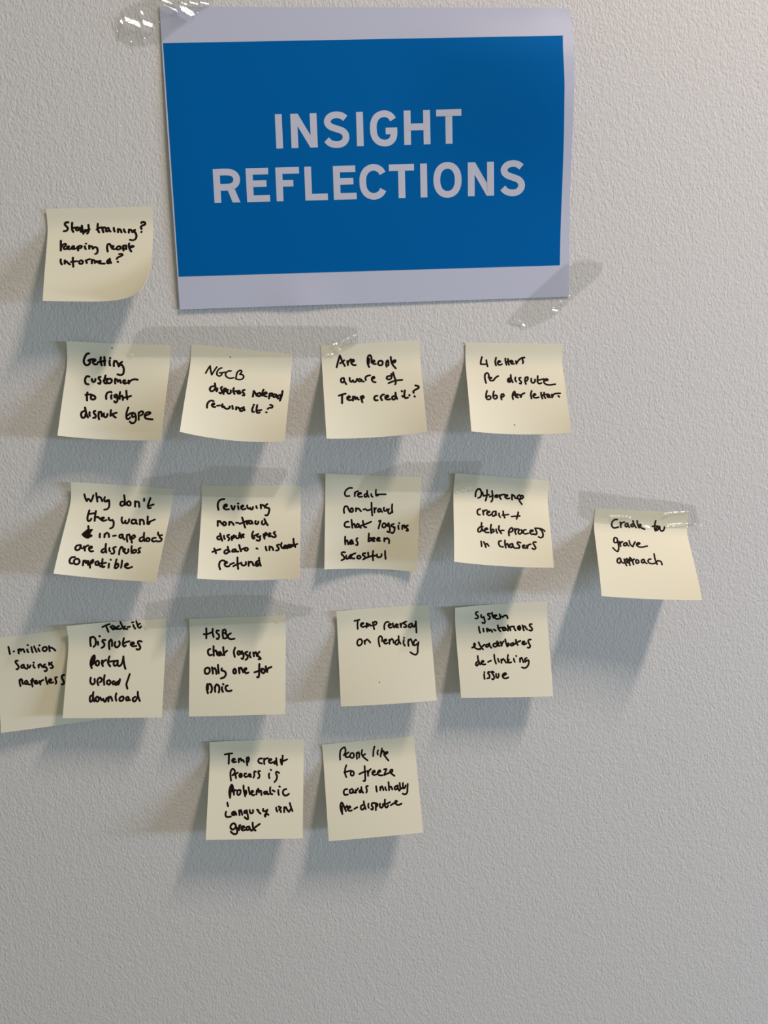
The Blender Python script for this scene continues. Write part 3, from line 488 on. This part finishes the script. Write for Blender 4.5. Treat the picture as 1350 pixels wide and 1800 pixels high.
# ------------------------------------------------------------------ sticky notes
# corners TL TR BR BL and middle of the lower edge (photo pixels), lift of BL and BR from the wall, lift of TL (mm)
NOTES = {
 'million': dict(c=[(-9, 1122), (172, 1099), (180, 1264), (1.8, 1288.4)], m=(91, 1276.5), h=(11, 5), tl=0, base=0.25),
 'staff':   dict(c=[(80.4, 366.7), (267, 363), (265, 529), (75, 529)], m=(172, 530), h=(25.8, 27), tl=1.5, curl=(1.44, 27)),
 'getting': dict(c=[(116.4, 599.5), (299.5, 607.5), (282.7, 773.8), (101, 765.8)], m=(193.8, 773), h=(23.3, 27.2), tl=4),
 'ngcb':    dict(c=[(336, 605), (513.9, 622.3), (500, 776), (316, 759)], m=(408.5, 774.3), h=(36.7, 35.8), tl=0),
 'are':     dict(c=[(563.6, 608), (737, 597.4), (751, 759), (574, 771)], m=(664.4, 768.4), h=(26.6, 26.8), tl=0),
 'four':    dict(c=[(818.4, 602), (988.8, 604.4), (1003.9, 760.4), (828.6, 758.3)], m=(916, 763.6), h=(32.2, 31.2), tl=0.8),
 'why':     dict(c=[(124.4, 847.4), (305, 859.3), (273.8, 1022.9), (93.9, 1008.3)], m=(185, 1017.5), h=(33.0, 34.0), tl=4.5),
 'rev':     dict(c=[(353.8, 853.6), (528.4, 853.6), (526.8, 1016.3), (346.7, 1017.2)], m=(437.3, 1019.9), h=(33.5, 33.0), tl=0),
 'cred':    dict(c=[(572, 832.4), (740.4, 839.6), (732.9, 1005.8), (570.2, 1001)], m=(653.8, 1000), h=(9.0, 6.0), hm=2.5, tl=2.5, v0=.25),
 'diff':    dict(c=[(800.2, 831.7), (965.2, 845.2), (973.6, 998), (798.4, 987.4)], m=(883.8, 995.2), h=(37.5, 38.5), tl=1.5),
 'cradle':  dict(c=[(1046.4, 893.6), (1210, 902), (1234.5, 1055.3), (1057.6, 1047.9)], m=(1145, 1053.2), h=(36.1, 42.0), tl=0),
 'disp':    dict(c=[(116.7, 1101), (291.8, 1087.4), (284.7, 1261), (110, 1262.5)], m=(196.7, 1262), h=(20.0, 21.5), tl=6, base=0.9),
 'hsbc':    dict(c=[(332, 1088), (502, 1081.7), (501.4, 1255.2), (332, 1259.6)], m=(415.6, 1257.7), h=(20.1, 26.0), tl=1.0),
 'revl':    dict(c=[(591.3, 1074.7), (754.5, 1062.8), (767.7, 1231), (599.3, 1241.8)], m=(683.8, 1237.7), h=(18.5, 20.9), tl=3.0),
 'sys':     dict(c=[(800.2, 1068.4), (961.6, 1057.4), (972.7, 1224), (810.5, 1227)], m=(892.7, 1225.8), h=(19.0, 20.0), tl=5.5),
 'temp':    dict(c=[(368, 1304.5), (533.8, 1300), (532, 1473.8), (361.7, 1476.4)], m=(446.7, 1475.2), h=(24.9, 26.1), tl=2.5),
 'people':  dict(c=[(566, 1309), (728, 1293.9), (744, 1463.6), (577.9, 1478.8)], m=(660.9, 1471.6), h=(22.9, 25.2), tl=1.0),
}
LABELS = {
 'million': 'darker sticky note half hidden at left edge, reading 1. million savings paperless',
 'staff': 'sticky note with curled lower right corner left of the poster, reading Staff training?',
 'getting': 'sticky note reading Getting customer to right dispute type, below the staff training note',
 'ngcb': 'tilted sticky note with three lines, top line NGCB, below the left end of the poster',
 'are': 'sticky note reading Are people aware of temp credit?, below the middle of the poster',
 'four': 'sticky note reading 4 letters per dispute 66p per letter, below the poster',
 'why': "tilted sticky note starting Why don't they want, with a scribbled-out blot",
 'rev': 'sticky note of five lines starting reviewing non-fraud dispute types, ending re-fund',
 'cred': 'grey-looking sticky note reading Credit non-fraud chat loggins has been successful',
 'diff': 'sticky note reading Difference credit + debit process in chasers',
 'cradle': 'sticky note reading Cradle to grave approach, alone at the far right under tape',
 'disp': 'sticky note reading Track-it Disputes portal upload / download, overlapping a darker note',
 'hsbc': 'sticky note of four lines, the third reading only one for',
 'revl': 'sticky note of two lines reading Temp reversal on pending, lower half blank',
 'sys': 'sticky note reading System limitations exacerbates de-linking issue',
 'temp': 'sticky note reading Temp credit process is problematic language isnt great, in the lowest row',
 'people': 'sticky note reading People like to freeze cards initially pre-dispute, in the lowest row',
}

SPECKS = {'four': [(904.3, 746.8)], 'revl': [(666.8, 1199)], 'ngcb': [(404.6, 627.5)], 'getting': [(196.8, 611.5)]}

def build_note(key):
    N = NOTES[key]
    base = N.get('base', 0.3)
    (tl, tr, br, bl), mid = N['c'], N['m']
    hl, hr = N['h']; htl = N.get('tl', 0)
    T0, T1 = at(*tl, base + htl), at(*tr, base)
    Q0, Q1 = at(*bl, hl), at(*br, hr)
    Tm = at((tl[0] + tr[0]) / 2, (tl[1] + tr[1]) / 2, base)
    chord = ((Q0 - T0).length + (Q1 - T1).length) / 2
    hm = N.get('hm')
    if hm is None:               # the middle of the lower edge hangs where the paper keeps its length
        av = (hl + hr) / 2
        hm = min((abs((at(*mid, k * av) - Tm).length - chord) + abs(k - .9) * 2, k * av) for k in [x * .02 for x in range(32, 56)])[1]
    Qm = at(*mid, hm)
    ctrl = Qm * 2 - (Q0 + Q1) * .5
    root = empty('sticky_note', w2b((T0 + T1) / 2))
    tag(root, LABELS[key], 'sticky note', 'pale yellow sticky notes on the wall')
    v0 = N.get('v0', 0.17)
    NU, NV = 30, 44
    # bending profile of a note that is glued along its upper strip and lifts off below it
    slope = [smooth01((j / NV - v0 + .12) / 0.24) * (1 - .10 * smooth01((j / NV - .6) / .4)) for j in range(NV + 1)]
    g = [0.0]
    for j in range(NV): g.append(g[-1] + (slope[j] + slope[j + 1]) * .5)
    gmax = g[-1]; g = [x / gmax for x in g]; dg = [s * NV / gmax for s in slope]
    grid = []
    for i in range(NU + 1):
        u = i / NU
        T = T0.lerp(T1, u); T.z = -base
        Tin = T.copy()
        ht = htl * max(0.0, 1 - u / .55) ** 2
        Q = Q0 * ((1 - u) ** 2) + ctrl * (2 * u * (1 - u)) + Q1 * (u * u)
        hb = -Q.z
        L = (Q - T).length
        p = [0.0]
        for j in range(NV):
            sl = (dg[j] + dg[j + 1]) * .5 * (hb - base) / (L * 1.01)
            p.append(p[-1] + math.sqrt(max(0.05, 1 - sl * sl)))
        pm = p[-1]
        col = []
        for j in range(NV + 1):
            v = j / NV
            t = p[j] / pm
            P = Vector((lerp(Tin.x, Q.x, t), lerp(Tin.y, Q.y, t), 0))
            P.z = -(base + (hb - base) * g[j] + ht * max(0.0, 1 - v / .40) ** 2)
            if 'curl' in N:
                k0, rad = N['curl']
                s = (u + v - k0) * 76 / math.sqrt(2)
                if s > 0:
                    a = s / rad
                    back = s - rad * math.sin(a)
                    P += Vector((-back * .707, -back * .707, -rad * (1 - math.cos(a))))
            P.z = min(P.z, -base)
            col.append(P)
        grid.append(col)
    paper, bvh = sheet_mesh('paper', grid, M_NOTE, root)
    for text, x0, y0, sc, wd, data in INK[key]:
        strokes = []
        for s in data.split('|'):
            strokes.append([(x0 + float(a) / sc, y0 + float(b) / sc) for a, b in (q.split(',') for q in s.split())])
        o = ink_strokes('handwritten_line', root, bvh, strokes, wd)
        o['label'] = 'line of black handwriting'
    for sx, sy in SPECKS.get(key, ()):
        ink_strokes('ink_speck', root, bvh, [[(sx, sy), (sx + .5, sy + .5)]], 1.5)
    return root

# ------------------------------------------------------------------ clear tape
def polyline_at(pts, n):
    L = [0.0]
    for a, b in zip(pts, pts[1:]): L.append(L[-1] + math.hypot(b[0] - a[0], b[1] - a[1]))
    out = []
    for k in range(n + 1):
        s = L[-1] * k / n
        i = max(0, min(len(pts) - 2, next((q for q in range(len(L) - 1) if L[q + 1] >= s - 1e-9), len(pts) - 2)))
        f = (s - L[i]) / max(1e-9, L[i + 1] - L[i])
        out.append((pts[i][0] + (pts[i + 1][0] - pts[i][0]) * f, pts[i][1] + (pts[i + 1][1] - pts[i][1]) * f))
    return out

def seg_dist(x, y, pl):
    best = 1e9
    for (ax, ay), (bx_, by_) in zip(pl, pl[1:]):
        dx, dy = bx_ - ax, by_ - ay
        t = max(0, min(1, ((x - ax) * dx + (y - ay) * dy) / (dx * dx + dy * dy + 1e-9)))
        best = min(best, math.hypot(x - ax - t * dx, y - ay - t * dy))
    return best

LAMP = Vector((943, -1622, -900))

def build_tape(label, top, bottom, ridges=(), glints=(), seed=0, clear=0.5, step=2.0):
    """top and bottom outlines in photo pixels, left to right; ridges: (polyline, height mm, half width px);
    glints: crumpled facets that lean towards the lamp, (polyline, half width px, facet period px)."""
    w = max(abs(top[-1][0] - top[0][0]), abs(bottom[-1][0] - bottom[0][0]))
    n = int(w / step)
    hgt_px = max(math.hypot(a_[0] - b_[0], a_[1] - b_[1]) for a_, b_ in zip(polyline_at(top, 8), polyline_at(bottom, 8)))
    mrows = max(8, int(hgt_px / step))
    a, b = polyline_at(top, n), polyline_at(bottom, n)
    rnd = random.Random(seed)
    wob = [(rnd.uniform(.05, .2), rnd.uniform(0, 6.28), rnd.uniform(.04, .12), rnd.uniform(0, 6.28)) for _ in range(5)]
    P, XY, base = [], [], []
    for i in range(n + 1):
        for j in range(mrows + 1):
            t = j / mrows
            x, y = lerp(a[i][0], b[i][0], t), lerp(a[i][1], b[i][1], t)
            p = at(x, y, 0)
            z = 0.0
            for bv in ALL_BVH:
                loc, nn, ii, dd = bv.ray_cast(Vector((p.x, p.y, -200)), Vector((0, 0, 1)))
                if loc is not None: z = min(z, loc.z)
            P.append(p); XY.append((x, y)); base.append(z)
    mr = mrows + 1
    z = [q - clear for q in base]
    for it in range(14):             # film bridges the steps at paper edges
        z2 = z[:]
        for i in range(n + 1):
            for j in range(mr):
                nb = [z[ii * mr + jj] for ii, jj in ((i - 1, j), (i + 1, j), (i, j - 1), (i, j + 1)) if 0 <= ii <= n and 0 <= jj < mr]
                z2[i * mr + j] = min(sum(nb) / len(nb), base[i * mr + j] - .25)
        z = z2
    mid = sum(P, Vector()) / len(P)
    half = (LAMP - mid).normalized() + (EYE - mid).normalized()
    gx, gy = -half.x / -half.z, -half.y / -half.z        # height gradient of a facet that mirrors the lamp
    gl = math.hypot(gx, gy); ux, uy = -gx / gl, -gy / gl
    for k, (x, y) in enumerate(XY):
        for (kx, fx, ky, fy) in wob: z[k] -= 0.02 * (1 + math.sin(kx * x + fx) * math.sin(ky * y + fy))
        for pl, hgt, hw in ridges:
            d = seg_dist(x, y, pl)
            if d < hw * 3: z[k] -= hgt * math.exp(-(d / hw) ** 2)
        for pl, hw, per in glints:
            d = seg_dist(x, y, pl)
            if d < hw * 1.6:
                f = ((x * ux + y * uy) / per) % 1.0
                tooth = (f / .18) if f < .18 else (1 - f) / .82
                z[k] -= gl * .82 * per * .425 * tooth * smooth01((hw * 1.6 - d) / (hw * .6))
    faces = []
    for i in range(n):
        for j in range(mrows):
            faces.append((i * mr + j, (i + 1) * mr + j, (i + 1) * mr + j + 1, i * mr + j + 1))
    verts = [Vector((p.x, p.y, zz)) for p, zz in zip(P, z)]
    org = sum(verts, Vector()) / len(verts)
    o = mesh_obj('clear_tape', [w2b(q) for q in verts], faces, M_TAPE, origin=w2b(org))
    tag(o, label, 'adhesive tape', 'clear tape strips on the wall')
    return o

build_poster()
for key in NOTES: build_note(key)

build_tape('crumpled shiny clear tape over the upper left corner of the poster',
    [(203, 44), (214, 16), (250, 2), (300, -14), (372, -12)], [(206, 70), (236, 84), (284, 76), (336, 34), (374, 10)],
    [([(278, 26), (281, 44)], .6, 2.0), ([(300, 2), (330, -4)], .8, 4)],
    [([(217, 39), (240, 44), (266, 48)], 5.0, 27), ([(290, 10), (315, 18), (340, 29)], 6.0, 26), ([(318, 9), (368, 9)], 2.0, 18), ([(246, 19), (252, 28)], 2.0, 6),
     ([(205, 44), (207, 56)], 1.4, 5), ([(303, 0), (313, 4)], 3, 8), ([(276, 34), (279, 42)], 1.6, 5), ([(230, 74), (232, 75)], 1.4, 4), ([(254, 67), (256, 76)], 1.2, 4)], 1, 0.7, 1.0)
build_tape('short clear tape laid diagonally over the lower right corner of the poster',
    [(888, 568), (930, 522), (994, 464), (1030, 455), (1060, 462)], [(926, 578), (968, 560), (1012, 520), (1046, 492), (1058, 478)],
    [([(1000, 464), (1036, 456)], .5, 1.6), ([(890, 572), (904, 574)], .4, 2)],
    [([(971, 544), (978, 546)], 2.2, 6), ([(903, 565), (914, 567), (921, 573)], 2.0, 8), ([(985, 531), (992, 535)], 1.4, 6)], 2, 0.5, 0.9)
build_tape('long clear tape above the NGCB note under the poster, wrinkled at its right end',
    [(240, 586), (256, 574), (330, 573), (480, 572), (608, 573), (628, 575)], [(224, 624), (232, 628), (330, 628), (480, 628), (585, 628), (630, 604)],
    [],
    [([(629, 589), (614, 594), (598, 604)], 2.0, 10), ([(586, 605), (600, 603), (622, 600)], 1.6, 9), ([(591, 612), (599, 619)], 2.0, 8), ([(226, 622), (232, 625)], 2.0, 6), ([(574, 624), (585, 623)], 1.5, 6)], 3, 0.4, 0.8)
build_tape('clear tape over the tops of the Why and reviewing notes, puckered in the middle',
    [(250, 840), (290, 836), (318, 829), (332, 832), (356, 828), (372, 819), (430, 820), (505, 822)], [(246, 868), (300, 870), (360, 873), (440, 874), (482, 874), (507, 831)],
    [([(308, 830), (330, 836), (352, 834), (370, 822)], .7, 2.5)], [([(411, 868), (414, 871)], 1.2, 4)], 4, 0.4)
build_tape('clear tape reaching from the Credit note to the corner of the Difference note',
    [(640, 838), (714, 812), (780, 811), (850, 810)], [(628, 862), (720, 864), (790, 866), (836, 864)],
    [], [([(801, 864), (806, 863)], 1.7, 6), ([(812, 861), (820, 858), (827, 857)], 1.8, 7), ([(821, 829), (828, 831)], 1.5, 6)], 5, 0.45, 0.8)
build_tape('clear tape right of the Track-it note, curling up at its right end',
    [(258, 1060), (300, 1052), (330, 1049), (400, 1045), (476, 1046), (500, 1057), (550, 1068)], [(256, 1104), (292, 1103), (332, 1101), (420, 1097), (502, 1093), (520, 1084), (546, 1081)],
    [([(472, 1047), (486, 1054), (498, 1062)], 1.0, 2.2), ([(486, 1066), (510, 1072), (544, 1079)], .6, 2.0)], [([(485, 1089), (489, 1091)], 1.0, 4), ([(258, 1097), (261, 1103)], 1.3, 5)], 6, 0.4, 1.5)
build_tape('clear tape with shiny creases across the top of the Cradle to grave note',
    [(1018, 861), (1060, 866), (1110, 873), (1180, 880), (1222, 888)], [(1016, 906), (1046, 918), (1110, 926), (1180, 928), (1232, 924)],
    [], [([(1072, 908), (1106, 909)], 1.2, 9), ([(1127, 922), (1139, 925)], 2.2, 10), ([(1172, 924), (1211, 921)], 1.6, 13), ([(1222, 922), (1230, 924)], 2.4, 8), ([(1166, 904), (1178, 901), (1210, 899)], 0.9, 7)], 7, 0.4, 0.8)
